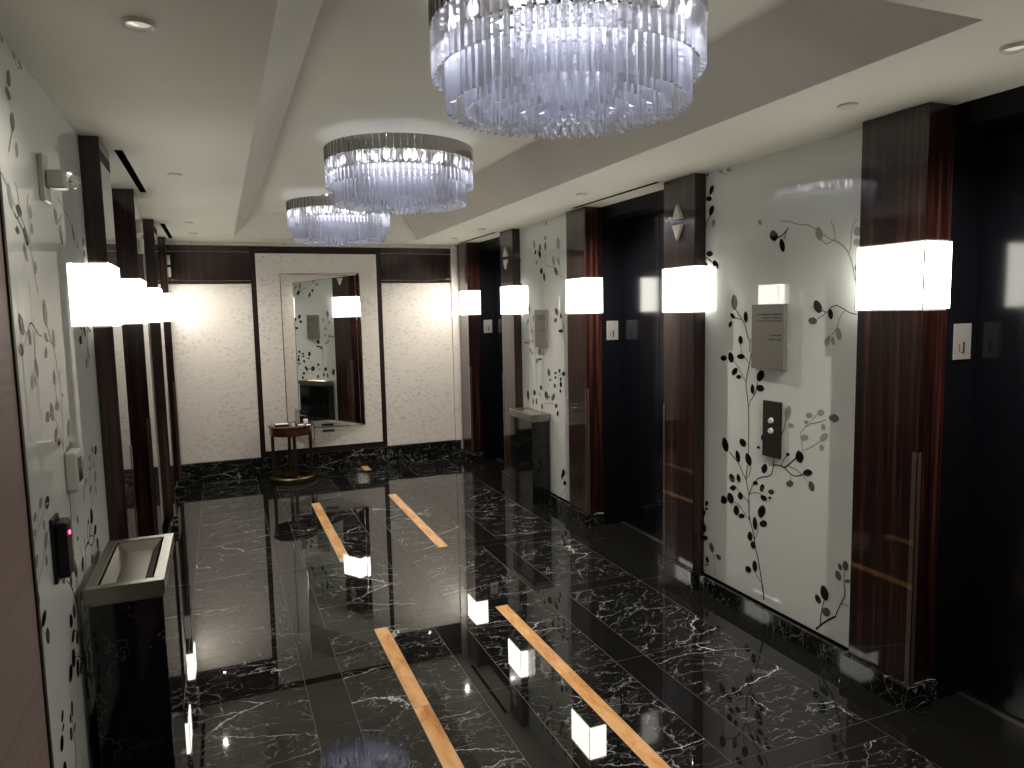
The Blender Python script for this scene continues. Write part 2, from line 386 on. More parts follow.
# ------------------------------------------------------------------ pillars, lamp bands
def pillar(side, y0, y1, recess, label, lamp_label, guard=True):
    """recess: -1 the lift opening is on the low-Y side, +1 on the high-Y side"""
    org = (X(side, .05), (y0 + y1) / 2, 0)
    t = thing('wood_pillar', label, 'pillar', org, None)
    lowd = RD if recess < 0 else GP + .01; highd = RD if recess > 0 else GP + .01
    D = RD
    a, b = X(side, 0), X(side, D)
    def shaft(z0, z1):
        mb = MB(); mb.box(a, b, y0 + .0005, y1 - .0005, z0, z1, c=.004); mb.build('shaft', WOOD, t, org)
    shaft(.097, LZ0 - .002); shaft(LZ1 + .002, ZC - .0005)
    mb = MB(); mb.box(X(side, -.028), X(side, GP - .004), y0 - .018, y1 + .018, 0, .097, c=.003); mb.box(X(side, GP - .004), X(side, RD - .004), y0 - (.018 if recess < 0 else -.001), y1 + (.018 if recess > 0 else -.001), 0, .097)
    mb.build('marble_base', MARBLE_W, t, org)
    if guard:
        yc = y0 if recess < 0 else y1; k = 1 if recess < 0 else -1; mb = MB()
        mb.box(X(side, -.003), X(side, -.0002), yc - k * .003, yc + k * .020, .1, 1.03)
        mb.box(X(side, -.003), X(side, .020), yc - k * .003, yc - k * .0002, .1, 1.03)
        mb.build('corner_guard', GUARD, t, org)
    # the lit band wraps the pillar
    lg = (X(side, .05), (y0 + y1) / 2, LZ0)
    w = thing('wall_light', lamp_label, 'wall light', lg, 'lit glass bands around the pillars')
    mb = MB(); mb.box(X(side, .006), X(side, D), y0 + .006, y1 - .006, LZ0, LZ1); mb.build('housing', GREYP, w, lg)
    e = .0012
    mb = MB(); mb.box(X(side, -.006), X(side, .005), y0 - .004, (y1 + .004 if y1 < 7.5 else y1 - .035), LZ0 + .001, LZ1 - .001, c=.001); mb.build('front_diffuser', DIFF, w, lg)
    for k, yy in ((-1, y0), (1, y1)):
        if k == 1 and y1 > 7.5: continue   # too close to the back wall for a lit side
        dd = D if recess == k else GP - .002
        mb = MB(); mb.box(X(side, .0075), X(side, dd), yy + k * .006, yy - k * .005, LZ0 + .001, LZ1 - .001, c=.001)
        mb.build('side_diffuser', DIFF, w, lg)
        q0, q1 = sorted((yy + k * .0062, yy + k * .0022))
        mb = MB(); mb.box(X(side, -.0072), X(side, -.0035), q0, q1, LZ0, LZ1); mb.build('corner_bead', BRONZE, w, lg)
names = {
 ('R', 0): ('dark striped wood pillar on the right wall, nearest the viewer', 'glowing lamp band on the nearest right-hand pillar'),
 ('R', 1): ('wide dark striped wood pillar between leaf-print panel and nearest black lift recess', 'largest glowing lamp band, on the broad right-hand pillar'),
 ('R', 2): ('dark wood pillar with two triangles, just beyond the large leaf-print panel', 'glowing lamp band below two triangles, beside the large leaf-print panel'),
 ('R', 3): ('dark wood pillar between the middle lift recess and the farther leaf-print panel', 'glowing lamp band on the pillar right of the farther leaf-print panel'),
 ('R', 4): ('dark wood pillar with two triangles rising behind the far marble bin', 'glowing lamp band below small triangles, above the far marble bin'),
 ('R', 5): ('dark wood pillar at the far right corner of the lobby', 'glowing lamp band in the far right corner, beside the back wall'),
 ('L', 0): ('dark wood pillar behind the near marble bin at the left', 'largest glowing lamp band on the left wall, mirrored in the glass'),
 ('L', 1): ('second dark wood pillar along the left wall, with a steel corner guard', 'glowing lamp band on the second left-wall pillar'),
 ('L', 2): ('third slim dark wood pillar along the left wall', 'glowing lamp band on the third left-wall pillar'),
 ('L', 3): ('dark wood pillar at the far left corner beside the back wall', 'glowing lamp band in the far left corner, beside the back wall')}
for side, P in (('R', PR), ('L', PL)):
    for i, (a, b) in enumerate(P):
        rec = 1 if i % 2 == 0 else -1
        pillar(side, a, b, rec, *names[(side, i)])
# skirting beneath the glass
for side, rng in (('R', [(YN, .65), (2.235, 3.338), (4.92, 5.985)]), ('L', [(1.80, 3.35), (4.93, 5.972)])):
    mb = MB()
    for a, b in rng: mb.box(X(side, .004), X(side, .020), a + .019, b - .019, 0, .088, c=.002)
    for a, b in rng: mb.box(X(side, .021), X(side, GP + .012), a + .019, b - .019, 0, .070, 1)  # matte black block stands in for the shadow behind the marble slab
    struct(mb.build('baseboard_right' if side == 'R' else 'baseboard_left', [MARBLE_W, VOID]))

# ------------------------------------------------------------------ leaf-print glass panels
PRN = [[[[1.0502,2.2347,-0.0101,0.0223,-0.0168,-0.0055,1],[1.0713,2.1897,-0.0243,-0.0036,-0.0001,-0.0142,1],[1.049,2.1248,-0.0115,0.0257,-0.0195,-0.0059,1],[1.0321,2.0559,-0.0058,0.0206,-0.0158,-0.0036,0],[0.9049,2.3137,-0.0224,-0.0041,-0.0001,-0.0096,0],[0.9748,2.3185,-0.0092,-0.0115,0.0134,-0.0024,0],[1.0628,1.8927,-0.0271,-0.0022,-0.0002,-0.0161,1],[1.0109,1.8299,-0.013,-0.0229,0.0213,-0.0035,1],[1.0318,1.7841,-0.0131,-0.0229,0.0165,-0.0028,0],[1.0979,1.8375,-0.0193,-0.0013,-0.0001,-0.0103,1],[0.6672,2.0138,-0.0038,-0.014,0.0155,-0.0,0],[0.5696,1.9381,-0.0099,-0.0255,0.0279,-0.0024,1],[0.5117,1.8865,-0.0083,-0.0312,0.0174,-0.0006,1],[1.0862,2.3223,-0.0001,-0.01,0.0082,0.0015,1],[0.2834,1.9169,-0.0078,-0.0307,0.0216,-0.0006,0],[0.0741,1.9051,-0.0006,-0.0195,0.0195,0.0021,0],[0.0742,1.8597,-0.0005,-0.0157,0.0179,0.0017,0],[0.069,1.7523,-0.0006,-0.0171,0.0163,0.001,0],[0.8549,1.6221,-0.0027,-0.0392,0.025,-0.0001,0.6],[0.8676,1.5526,-0.0127,-0.0142,0.0119,-0.0045,1],[0.8846,1.5096,-0.0084,0.0156,-0.0119,-0.0027,1],[0.7648,1.5459,-0.0019,-0.0281,0.0155,-0.0004,1],[0.8026,1.4274,-0.0015,-0.0219,0.0171,-0.0009,1],[0.7976,1.3411,-0.029,0.0014,-0.0002,-0.0139,1],[0.9361,1.3257,-0.0259,0.0013,-0.0002,-0.0161,1],[0.877,1.3313,-0.0079,-0.0275,0.0225,-0.0038,1],[0.8457,1.2608,-0.0159,0.0197,-0.0184,-0.0058,1],[0.813,1.2334,-0.0208,0.0016,-0.0002,-0.0115,1],[0.6489,1.2522,-0.0134,0.0277,-0.0255,-0.0046,1],[0.6499,1.1887,-0.0277,-0.0045,0.0083,-0.0172,1],[0.7063,1.1771,-0.0017,-0.0248,0.0152,-0.0018,1],[0.2825,1.5921,-0.014,-0.0279,0.0225,-0.006,0.7],[0.3096,1.5285,-0.0258,-0.0033,0.0035,-0.0169,0.3],[0.2066,1.558,-0.0031,-0.022,0.0141,-0.0009,0.7],[0.1585,1.4704,-0.0068,-0.0268,0.0161,-0.0026,0.2],[0.2218,1.4398,-0.0094,0.0219,-0.016,-0.004,0.2],[0.1898,1.4394,-0.0045,-0.0176,0.0095,-0.0016,0.1],[0.0677,1.6893,-0.0032,-0.0131,0.0048,-0.0005,0],[0.9167,0.853,-0.013,-0.0366,0.0257,-0.0079,1],[0.7754,0.8881,-0.0173,-0.0173,0.0211,-0.0118,1],[0.8137,0.8077,-0.0087,-0.03,0.0172,-0.0052,1],[0.7304,0.8062,-0.0136,-0.031,0.022,-0.0082,1],[0.6566,0.8831,-0.0115,0.0019,-0.0001,-0.0073,1],[0.6324,0.9386,-0.0003,-0.0144,0.0068,-0.0011,1],[0.6112,0.7833,-0.0054,0.0248,-0.0221,0.0016,1],[0.675,0.6937,-0.0186,0.004,-0.0002,-0.0115,1],[0.6262,0.6799,-0.0044,0.0201,-0.0179,0.0017,1],[0.5597,0.6739,-0.0207,-0.0007,0.0058,-0.0134,1],[0.6126,0.6294,-0.021,-0.0075,0.0115,-0.0127,1],[0.569,0.6413,-0.0094,-0.0034,0.0056,-0.0062,1],[0.8599,0.6813,-0.0125,-0.0199,0.0204,-0.0093,1],[0.8069,0.6907,-0.0064,-0.022,0.016,-0.0053,1],[0.8489,0.6304,-0.0253,0.0056,-0.0002,-0.0154,1],[0.7904,0.5985,-0.0055,-0.0188,0.0208,-0.0074,1],[0.9232,0.5473,-0.012,-0.0185,0.0237,-0.0114,1],[0.8698,0.567,-0.0124,-0.0271,0.0262,-0.0109,1],[0.8216,0.5115,-0.0039,-0.0264,0.024,-0.0075,1],[0.7775,0.4929,-0.0245,0.0064,-0.0002,-0.0136,1],[0.626,0.5577,-0.0073,0.034,-0.028,0.0036,1],[1.075,0.4902,-0.0038,0.0152,-0.0153,0.002,1],[1.0761,0.4572,-0.0142,0.0036,-0.0001,-0.0073,1],[1.1074,0.4263,-0.0062,-0.0201,0.0214,-0.0079,1],[0.4548,1.0898,-0.0067,0.0322,-0.0212,-0.0002,0.2],[0.4317,1.0283,-0.0162,0.0023,-0.0003,-0.0113,0],[0.3205,1.093,-0.019,0.0024,-0.0003,-0.0124,0.1],[0.3379,1.0569,-0.0135,0.0018,-0.0002,-0.0088,0],[0.2496,1.1134,-0.0201,0.0025,-0.0004,-0.0143,0],[0.1733,1.0968,-0.0276,-0.0003,0.0034,-0.0185,0.5],[0.2339,1.048,-0.0036,-0.0136,0.0135,-0.0038,0],[0.3466,0.9823,-0.0199,0.012,-0.01,-0.0113,0],[0.2281,1.0036,-0.0181,0.0203,-0.0156,-0.0077,0],[0.2403,0.9505,-0.004,-0.015,0.0136,-0.0042,0],[0.3747,0.8848,-0.0076,-0.0282,0.0255,-0.008,1],[0.4499,0.8842,-0.0123,0.0022,-0.0002,-0.0084,1],[0.3209,0.8195,-0.0278,0.0056,-0.0005,-0.0171,1],[0.2971,0.7598,-0.0088,-0.0217,0.0175,-0.0075,0.5],[0.434,0.7427,-0.0235,0.0051,-0.0004,-0.0169,0.5],[0.9231,0.5386,-0.0263,0.0063,-0.0002,-0.0158,1],[0.6745,0.4791,-0.0049,-0.0334,0.0176,-0.0059,1],[0.6122,0.4959,-0.0271,0.0073,-0.0004,-0.0187,1],[0.7112,0.4003,-0.0036,-0.0241,0.0204,-0.0071,1],[0.6878,0.361,-0.0053,-0.0182,0.0187,-0.008,1],[0.7213,0.2177,-0.0148,-0.0127,0.0188,-0.014,0.9],[0.6715,0.2519,-0.0043,-0.0287,0.0189,-0.0074,0.8],[1.0272,0.2437,-0.0119,-0.0245,0.0176,-0.0084,0.3],[0.9646,0.2069,-0.0151,-0.0123,0.0165,-0.0115,0.3],[1.0646,0.1605,-0.0079,-0.0162,0.0138,-0.0068,1],[1.0786,0.1264,-0.01,0.0033,-0.0,-0.0046,1],[1.1008,0.3397,-0.0083,-0.0267,0.0214,-0.0083,1],[1.0887,0.2823,-0.0257,0.0075,-0.0001,-0.0147,1],[0.0902,0.4444,-0.0032,-0.0225,0.0162,-0.0065,0.6],[0.1194,0.4298,-0.0076,-0.0137,0.0098,-0.0062,0.6],[0.1278,0.3864,-0.0109,-0.0194,0.0147,-0.0095,0.6],[0.2052,0.2766,-0.0129,-0.0312,0.0222,-0.013,0.7],[0.2424,0.2343,-0.0133,-0.0169,0.0135,-0.0102,0.7],[0.1916,0.1921,-0.0142,-0.0138,0.0196,-0.0171,0.6],[0.0761,0.3798,-0.0152,0.0053,-0.0003,-0.0085,0.6]],[[3,1,1.1165,2.0337,1.0919,2.0648,1.0568,2.0982],[3,1,1.1123,1.8796,1.0624,1.8588,1.0216,1.8306],[4,1,0.5429,1.9287,0.517,1.9334,0.4886,1.9524,0.4747,1.9654],[3,1,0.496,1.9166,0.4886,1.9524],[2,0,0.4775,1.9969,0.5238,2.0055],[2,0,0.9748,2.3161,0.936,2.2889,0.9049,2.3105],[3,0,0.5206,2.0036,0.4593,1.9932,0.4143,1.9735,0.3516,1.9662,0.3136,1.9465,0.2671,1.9179,0.2218,1.8893,0.1953,1.8799],[3,0,0.2169,1.9632,0.1968,1.9306,0.1927,1.8817],[3,0,0.2663,1.8869,0.2406,1.8673,0.2213,1.8737,0.1996,1.881],[4,0,0.1953,1.8799,0.1604,1.8632,0.1344,1.8409,0.1145,1.8173,0.0948,1.7684,0.0788,1.7029],[3,0,0.1145,1.8173,0.1056,1.8482,0.1065,1.9008,0.0963,1.9389,0.079,1.955],[3,1,0.8444,1.5852,0.807,1.5484,0.7677,1.5082,0.7512,1.4482,0.7295,1.4247,0.7309,1.3685],[2,1,0.8475,1.5443,0.7983,1.533],[2,1,0.7272,1.4263,0.6984,1.4454],[3,1,0.7202,1.361,0.697,1.3684],[3,1,0.7202,1.361,0.7344,1.3,0.7535,1.2379,0.7587,1.1886,0.7407,1.1186],[2,1,0.8023,1.4062,0.7954,1.3575,0.7491,1.3274,0.732,1.3001],[2,1,0.8655,1.3211,0.8213,1.2905,0.79,1.2515,0.7615,1.2128],[3,1,0.671,1.2163,0.6816,1.1634,0.7158,1.1212],[2,1,0.6762,1.1879,0.6873,1.1628,0.7011,1.1494],[2,0.7,0.262,1.5792,0.23,1.5664,0.2837,1.5371],[3,0.5,0.23,1.5664,0.1869,1.6024,0.1346,1.5813,0.1005,1.5629,0.0658,1.5574],[2,0.5,0.1261,1.5765,0.1591,1.5442,0.1664,1.4997,0.196,1.4683,0.2089,1.4576],[3,1,0.7431,1.1183,0.7328,1.0786,0.731,0.8409],[2,1,0.7353,1.0824,0.7216,1.1125,0.717,1.1211],[3,1,0.7371,0.7735,0.7503,0.7,0.7375,0.6568,0.7224,0.6227,0.7224,0.4863],[3,1,0.8838,0.8225,0.8069,0.7727,0.7752,0.7284,0.7503,0.7],[2,1,0.7156,0.7818,0.7125,0.7411,0.7503,0.7],[3,1,0.7224,0.6227,0.696,0.6826,0.6501,0.7293,0.5658,0.7532,0.5502,0.7937,0.5459,0.8498],[3,1,0.5451,0.8145,0.4914,0.8209,0.4701,0.8133,0.4334,0.8435],[2,1,0.4701,0.8133,0.4321,0.7901],[2,1,0.7224,0.6227,0.6777,0.6471,0.6312,0.6438],[2,1,0.8236,0.6377,0.7608,0.6012,0.724,0.5806],[2,1,0.8414,0.5565,0.797,0.5416,0.747,0.5076],[2,1,0.6352,0.8497,0.6062,0.8148],[2,1,0.4914,0.8209,0.4816,0.8538,0.4508,0.8787],[2,0.3,0.4394,1.0901,0.4704,1.0481,0.4747,1.0092,0.495,0.9754],[3,0.3,0.4695,1.0559,0.4748,1.0131,0.4919,0.9798],[3,0,0.3578,0.9216,0.3639,0.9654],[3,0,0.3577,0.9179,0.3049,0.9417,0.2541,0.9793],[3,0,0.3692,0.9795,0.3766,0.9971,0.327,1.0488,0.2705,1.0638,0.2204,1.0828],[2,0,0.3035,1.0667,0.2716,1.1035],[4,1,0.3965,0.8771,0.4415,0.8382,0.4701,0.8133,0.5042,0.82,0.5473,0.8132],[2,1,0.4833,0.838,0.4816,0.8538,0.4528,0.8783],[3,0.8,0.4701,0.8133,0.4196,0.785,0.3793,0.791,0.345,0.8101],[2,0.8,0.4465,0.8295,0.39,0.8177,0.3547,0.8021],[2,0.2,0.3547,0.8021,0.3196,0.772],[2,0.5,0.4293,0.7599,0.43,0.7867],[4,1,0.7243,0.593,0.7201,0.4936,0.6854,0.4277,0.6724,0.3647,0.6451,0.2898,0.6161,0.1746],[6,1,0.6161,0.1746,0.6073,0.1361,0.6008,0.1002],[2,1,0.6487,0.4753,0.6505,0.4459,0.6754,0.3972],[2,0.8,0.6674,0.2238,0.6279,0.183],[2,0.3,1.0228,0.2186,1.0058,0.2012,0.9995,0.1304,0.9907,0.0896],[2,0.3,1.0086,0.2048,0.9756,0.2179],[2,1,0.8097,0.5556,0.747,0.5034,0.7201,0.4936],[2,1,1.0729,0.132,1.0444,0.1357],[5,0.8,0.2507,0.0867,0.1976,0.1448,0.1396,0.1919],[3,0.7,0.1396,0.1919,0.1107,0.2639,0.086,0.313,0.0963,0.3634],[2,0.7,0.0963,0.3634,0.0963,0.4173],[3,0.7,0.2269,0.1193,0.222,0.1802,0.206,0.2427],[2,0.5,0.1107,0.2639,0.0847,0.2702,0.069,0.2654]]],[[[1.0817,2.2214,0.0012,-0.0228,0.0271,0.0026,1],[1.1083,2.1758,0.0007,-0.0137,0.0182,0.0016,1],[1.0813,2.1126,0.0013,-0.0251,0.0241,0.002,1],[1.0667,2.0461,0.0011,-0.0206,0.018,0.0013,1],[1.093,1.8865,0.001,-0.0185,0.0243,0.0012,1],[1.0474,1.8348,0.0007,-0.0138,0.021,0.0009,0.5],[0.7459,2.1618,-0.0061,-0.0353,0.0245,0.0014,0],[0.7217,2.0943,0.0008,-0.0195,0.019,0.0016,1],[0.6268,2.124,0.0013,-0.032,0.0211,0.0019,0.6],[0.6369,2.0712,-0.0052,-0.0304,0.0238,0.0011,0.8],[0.701,2.009,-0.0148,0.0199,-0.0206,-0.0037,0],[0.6085,1.9296,-0.0041,-0.0238,0.0262,0.0006,1],[0.5507,1.8782,-0.0058,-0.0343,0.0232,0.0004,1],[0.523,2.1254,0.0014,-0.0357,0.0204,0.0018,0.4],[0.5229,2.1937,0.0007,-0.0189,0.0306,0.0031,0],[0.28,2.1237,-0.0022,-0.0458,0.0331,0.0026,0.2],[0.3683,1.996,-0.0067,-0.0395,0.0243,0.0008,0.2],[0.2799,1.9866,-0.0173,-0.0307,0.0207,-0.0009,0.1],[0.3301,1.9111,-0.0188,-0.0328,0.0281,-0.0016,1],[0.498,2.3114,0.0008,-0.0208,0.0151,0.0018,0],[0.8795,1.6193,0.0016,-0.0339,0.0172,0.0002,0],[0.8796,1.6179,-0.0017,-0.0407,0.0258,-0.0001,0],[0.9076,1.5102,-0.0122,0.0247,-0.0198,-0.0013,0],[0.7901,1.5387,0.0012,-0.0269,0.0168,-0.0,0],[0.8316,1.4259,0.001,-0.0226,0.017,-0.0003,0],[0.9513,1.3225,-0.0466,0.0015,0.0005,-0.0104,0],[0.8931,1.3278,-0.0047,-0.0272,0.0202,-0.0013,0],[0.8215,1.338,0.0007,-0.0159,0.0198,-0.0006,0],[0.8675,1.2602,-0.0167,-0.0186,0.019,-0.0035,0],[0.8316,1.2389,-0.0219,-0.0147,0.0199,-0.0055,0],[0.6762,1.2537,0.0013,-0.0312,0.0272,-0.0012,1],[0.6735,1.1905,-0.043,0.0023,0.0004,-0.01,1],[0.7286,1.173,0.001,-0.0225,0.0165,-0.0009,0.7],[0.3267,1.589,-0.0107,-0.0287,0.0287,-0.002,1],[0.3483,1.5233,-0.0082,0.0185,-0.0285,-0.0021,1],[0.2491,1.5545,-0.0034,-0.0205,0.0188,-0.0007,1],[0.2529,1.438,-0.0422,0.0007,0.0005,-0.0145,1],[0.2005,1.4676,0.0008,-0.0246,0.0116,-0.0001,0.2],[0.491,1.0886,-0.0055,-0.032,0.0282,-0.003,1],[0.2919,1.1164,0.0006,-0.0169,0.0217,-0.0015,1],[0.3606,1.0936,-0.0294,0.0021,0.0004,-0.0107,1],[0.2142,1.0988,0.0006,-0.0177,0.0283,-0.002,1],[0.3693,1.0567,0.0004,-0.0128,0.0198,-0.0015,0.9],[0.4651,1.0309,-0.0228,0.0018,0.0004,-0.0098,1],[0.2701,1.0518,0.0005,-0.0147,0.0192,-0.0015,0.8],[0.3791,0.9875,0.0006,-0.0172,0.0224,-0.002,1],[0.2667,1.0079,0.0007,-0.0232,0.024,-0.0021,1],[0.278,0.9542,0.0005,-0.0148,0.0169,-0.0016,0.8],[0.5449,0.8904,-0.0132,-0.0333,0.0363,-0.0064,1],[0.4147,0.8927,-0.0205,0.0333,-0.0288,-0.0004,1],[0.4832,0.8868,0.0003,-0.0088,0.0128,-0.0013,1],[0.6539,0.9455,-0.0034,-0.0197,0.0216,-0.0027,0.4],[0.6806,0.8869,-0.006,-0.0149,0.0162,-0.0028,0.2],[0.9384,0.8567,-0.0064,-0.0366,0.0265,-0.0036,0.2],[0.7992,0.8912,-0.0047,-0.0269,0.0226,-0.003,0.3],[0.9381,0.8528,-0.0073,-0.0416,0.0289,-0.0039,0.2],[0.792,0.8914,-0.0038,-0.0219,0.0276,-0.0037,0.3],[0.6588,0.9482,-0.0032,-0.0184,0.0227,-0.0029,0.4],[0.3607,0.8237,0.0006,-0.0181,0.0278,-0.0032,1],[0.3353,0.7652,-0.0035,-0.0205,0.0206,-0.0033,1],[0.639,0.7872,-0.0042,-0.0245,0.0227,-0.0034,0.6],[0.7562,0.8152,-0.0012,-0.0286,0.0196,-0.0024,0.3],[0.8272,0.8075,-0.0013,-0.0321,0.016,-0.002,0.3],[0.2424,0.291,0.0009,-0.0303,0.0304,-0.0062,1],[0.2704,0.2551,0.0008,-0.0243,0.017,-0.0035,1],[0.2216,0.2097,0.0006,-0.0197,0.0269,-0.0058,1]],[[2,0.3,0.6909,2.1188,0.6409,2.0393,0.5768,2.0025,0.476,1.9617,0.3772,1.9511,0.3292,1.9388,0.2484,1.8677,0.202,1.8632],[2,0.3,0.476,1.9617,0.5276,1.9407,0.55,1.8941],[2,0.1,0.2579,2.0813,0.2588,1.9089,0.2021,1.8602],[2,0.2,0.5166,2.0932,0.5262,1.9777],[2,0.3,0.8814,1.5783,0.8437,1.471,0.777,1.3932,0.7705,1.2248,0.7516,1.0227],[2,0.9,0.7453,1.1698,0.7459,0.8327],[2,0.7,0.3473,1.0542,0.31,1.0782,0.2378,1.0971],[2,0.7,0.4923,1.0538,0.5149,0.9318],[3,0.8,0.2963,0.0824,0.2198,0.1605,0.1927,0.1816],[2,1,0.5819,0.8186,0.4545,0.8404,0.3675,0.8274],[2,1,0.2434,0.2607,0.218,0.221]]]]
def glass_panel(side, y0, y1, prn, label, flip=False, extra=()):
    org = (X(side, GP), (y0 + y1) / 2, .09); mb = MB(); s = 1 if side == 'R' else -1
    mb.box(X(side, GP), X(side, GP + .012), y0 + .003, y1 - .003, .076, ZC - .001, 0)
    xf = X(side, GP) - s * .0006; W = y1 - y0
    def Y(u): return y1 - u if flip else y0 + u
    leaves, stems = prn
    def shade(q): return 1 if q < .3 else (2 if q < .65 else 3)
    def face(pts, mi):
        # the outward face looks back into the lobby
        n = 0
        for i in range(len(pts)):
            a, b = pts[i], pts[(i + 1) % len(pts)]; n += a[0] * b[1] - b[0] * a[1]
        want = -1 if side == 'R' else 1
        if n * want < 0: pts = pts[::-1]
        pts = [(min(max(y, y0 + .002), y1 - .002), min(max(z, .080), ZC - .006)) for y, z in pts]
        mb.poly([(xf, y, z) for y, z in pts], mi)
    for w, q, *p in stems:
        pts = [(Y(p[i]), p[i + 1]) for i in range(0, len(p), 2)]
        # smooth the polyline
        if len(pts) > 2:
            sm = [pts[0]]
            for i in range(1, len(pts) - 1):
                a, b, c = pts[i - 1], pts[i], pts[i + 1]
                sm.append((b[0] * .75 + a[0] * .25, b[1] * .75 + a[1] * .25)); sm.append((b[0] * .75 + c[0] * .25, b[1] * .75 + c[1] * .25))
            sm.append(pts[-1]); pts = sm
        hw = .0011 * w * .72
        for a, b in zip(pts, pts[1:]):
            d = Vector((b[0] - a[0], b[1] - a[1])); 
            if d.length < 1e-5: continue
            d.normalize(); n = Vector((-d.y, d.x)) * hw; e = d * hw * .6
            face([(a[0] + n.x - e.x, a[1] + n.y - e.y), (b[0] + n.x + e.x, b[1] + n.y + e.y), (b[0] - n.x + e.x, b[1] - n.y + e.y), (a[0] - n.x - e.x, a[1] - n.y - e.y)], shade(q))
    sg = -1 if flip else 1
    xf -= s * .0004
    for cy, cz, ay, az, by, bz, q in leaves:
        pts = []
        for k in range(14):
            t = 2 * PI * k / 14; ct, st = math.cos(t), math.sin(t)
            ct2 = ct * (1.10 if ct < 0 else 1); st2 = st * (1 - .22 * ct * ct)
            pts.append((Y(cy) + sg * (ct2 * ay + st2 * by), cz + ct2 * az + st2 * bz))
        face(pts, shade(q))
    o = mb.build('glass_panel', [BACKGLASS] + PRINT, org=org)
    tag(o, label, 'glass panel', 'glossy white glass panels with leaf print', 'thing')
glass_panel('R', 2.235, 3.338, PRN[0], 'large glossy white glass wall panel with black leafy branches')
glass_panel('R', 4.92, 5.985, PRN[1], 'farther white leaf-print glass panel behind the far marble bin')
glass_panel('R', -.5, .65, PRN[0], 'white leaf-print glass panel beside the viewer on the right')
def widen(p, dy): return [[a + dy, *r] for a, *r in p[0]], [[w, q] + [v + (dy if i % 2 == 0 else 0) for i, v in enumerate(r)] for w, q, *r in p[1]]
pa = widen(PRN[0], .0); pb = widen(PRN[0], .86)
pl = ([l for l in pa[0]] + [l for l in pb[0] if l[0] < 1.5], pa[1] + [s for s in pb[1] if max(s[2::2]) < 1.5])
glass_panel('L', 1.80, 3.35, pl, 'long white leaf-print glass panel on the left wall behind the near bin', flip=True)
glass_panel('L', 4.93, 5.972, PRN[1], 'white leaf-print glass panel farther along the left wall', flip=True)

# ------------------------------------------------------------------ lift doors
dn = 0
for side, O in (('R', OR_), ('L', OL_)):
    for y0, y1 in O:
        dn += 1; org = (X(side, .3), (y0 + y1) / 2, 0)
        t = bpy.data.objects.new('door_%d' % dn, None); C.objects.link(t); t.location = tuple(c * S for c in org); t['kind'] = 'structure'
        mb = MB()
        mb.box(X(side, RD), X(side, .36), y0 - .03, y0 + .0005, 0, ZC - .001); mb.box(X(side, RD), X(side, .36), y1 - .0005, y1 + .03, 0, ZC - .001)
        mb.build('door_frame', JAMB, t, org)
        mb = MB(); mb.box(X(side, RD), X(side, .36), y0, y1, 2.245, ZC - .001); mb.build('header', JAMB, t, org)
        m = (y0 + y1) / 2
        for a, b in ((y0 + .001, m - .0015), (m + .0015, y1 - .001)):
            mb = MB(); mb.box(X(side, .300), X(side, .325), a, b, .006, 2.244, c=.002); mb.build('door_leaf', DOORM, t, org)
        mb = MB(); mb.box(X(side, JD), X(side, .36), y0, y1, -.005, .004)
        for q in (.281, .289): mb.box(X(side, q), X(side, q + .003), y0, y1, .004, .0055)
        mb.build('door_sill', STEEL, t, org)
def switch_plate(side, y, label):
    a, b = sorted((X(side, .170), X(side, .266))); org = ((a + b) / 2, y, 1.378)
    t = thing('switch_plate', label, 'switch plate', org, 'small steel key-switch plates in the lift recesses')
    mb = MB(); mb.box(a, b, y - .005, y, 1.378, 1.517, c=.0015); mb.build('plate', PLATE, t, org)
    mb = MB(); xm = a + (b - a) * .56
    mb.box(xm - .004, xm + .004, y - .0075, y - .004, 1.402, 1.447); mb.build('key_slot', INK, t, org)
    mb = MB(); mb.box(xm - .024, xm - .020, y - .0058, y - .005, 1.410, 1.440); mb.box(xm - .016, xm - .006, y - .0058, y - .005, 1.404, 1.407); mb.build('marking', INKR, t, org)
switch_plate('R', 1.935, 'steel key-switch plate in the nearest black lift recess')
switch_plate('R', 4.62, 'steel key-switch plate in the middle black lift recess')
switch_plate('R', 7.255, 'steel key-switch plate in the farthest black lift recess')

def indicator(side, y, label):
    s = 1 if side == 'R' else -1; org = (X(side, 0), y, 2.08)
    t = thing('direction_indicator', label, 'lift indicator', org, 'pairs of up and down triangles on the pillars')
    for nm, tri in (('up_arrow', [(-.05, 2.098), (.05, 2.098), (0, 2.182)]), ('down_arrow', [(-.05, 2.068), (0, 1.982), (.05, 2.068)])):
        mb = MB(); d0, d1 = -.0008, -.018
        f = [(X(side, d1), y + u * .86, z * 1 + (2.09 if nm == 'up_arrow' else 2.075) * 0) for u, z in tri]; b_ = [(X(side, d0), y + u, z) for u, z in tri]
        vs = b_ + f; fs = [(3, 4, 5), (0, 1, 4, 3), (1, 2, 5, 4), (2, 0, 3, 5), (0, 2, 1)]
        mb.mesh(vs, fs); bm = bmesh.new()
        o = mb.build(nm, TRIMW, t, org)
        bm.free(); bm = bmesh.new(); bm.from_mesh(o.data); bmesh.ops.recalc_face_normals(bm, faces=bm.faces); bm.to_mesh(o.data); bm.free()
indicator('R', 3.486, 'up and down triangle lamps on the pillar beside the large leaf-print panel')
indicator('R', 6.135, 'small up and down triangle lamps above the far marble bin')
indicator('L', 7.40, 'up and down triangle lamps on the far left corner pillar')
indicator('L', 4.78, 'up and down triangle lamps on the second left-wall pillar')

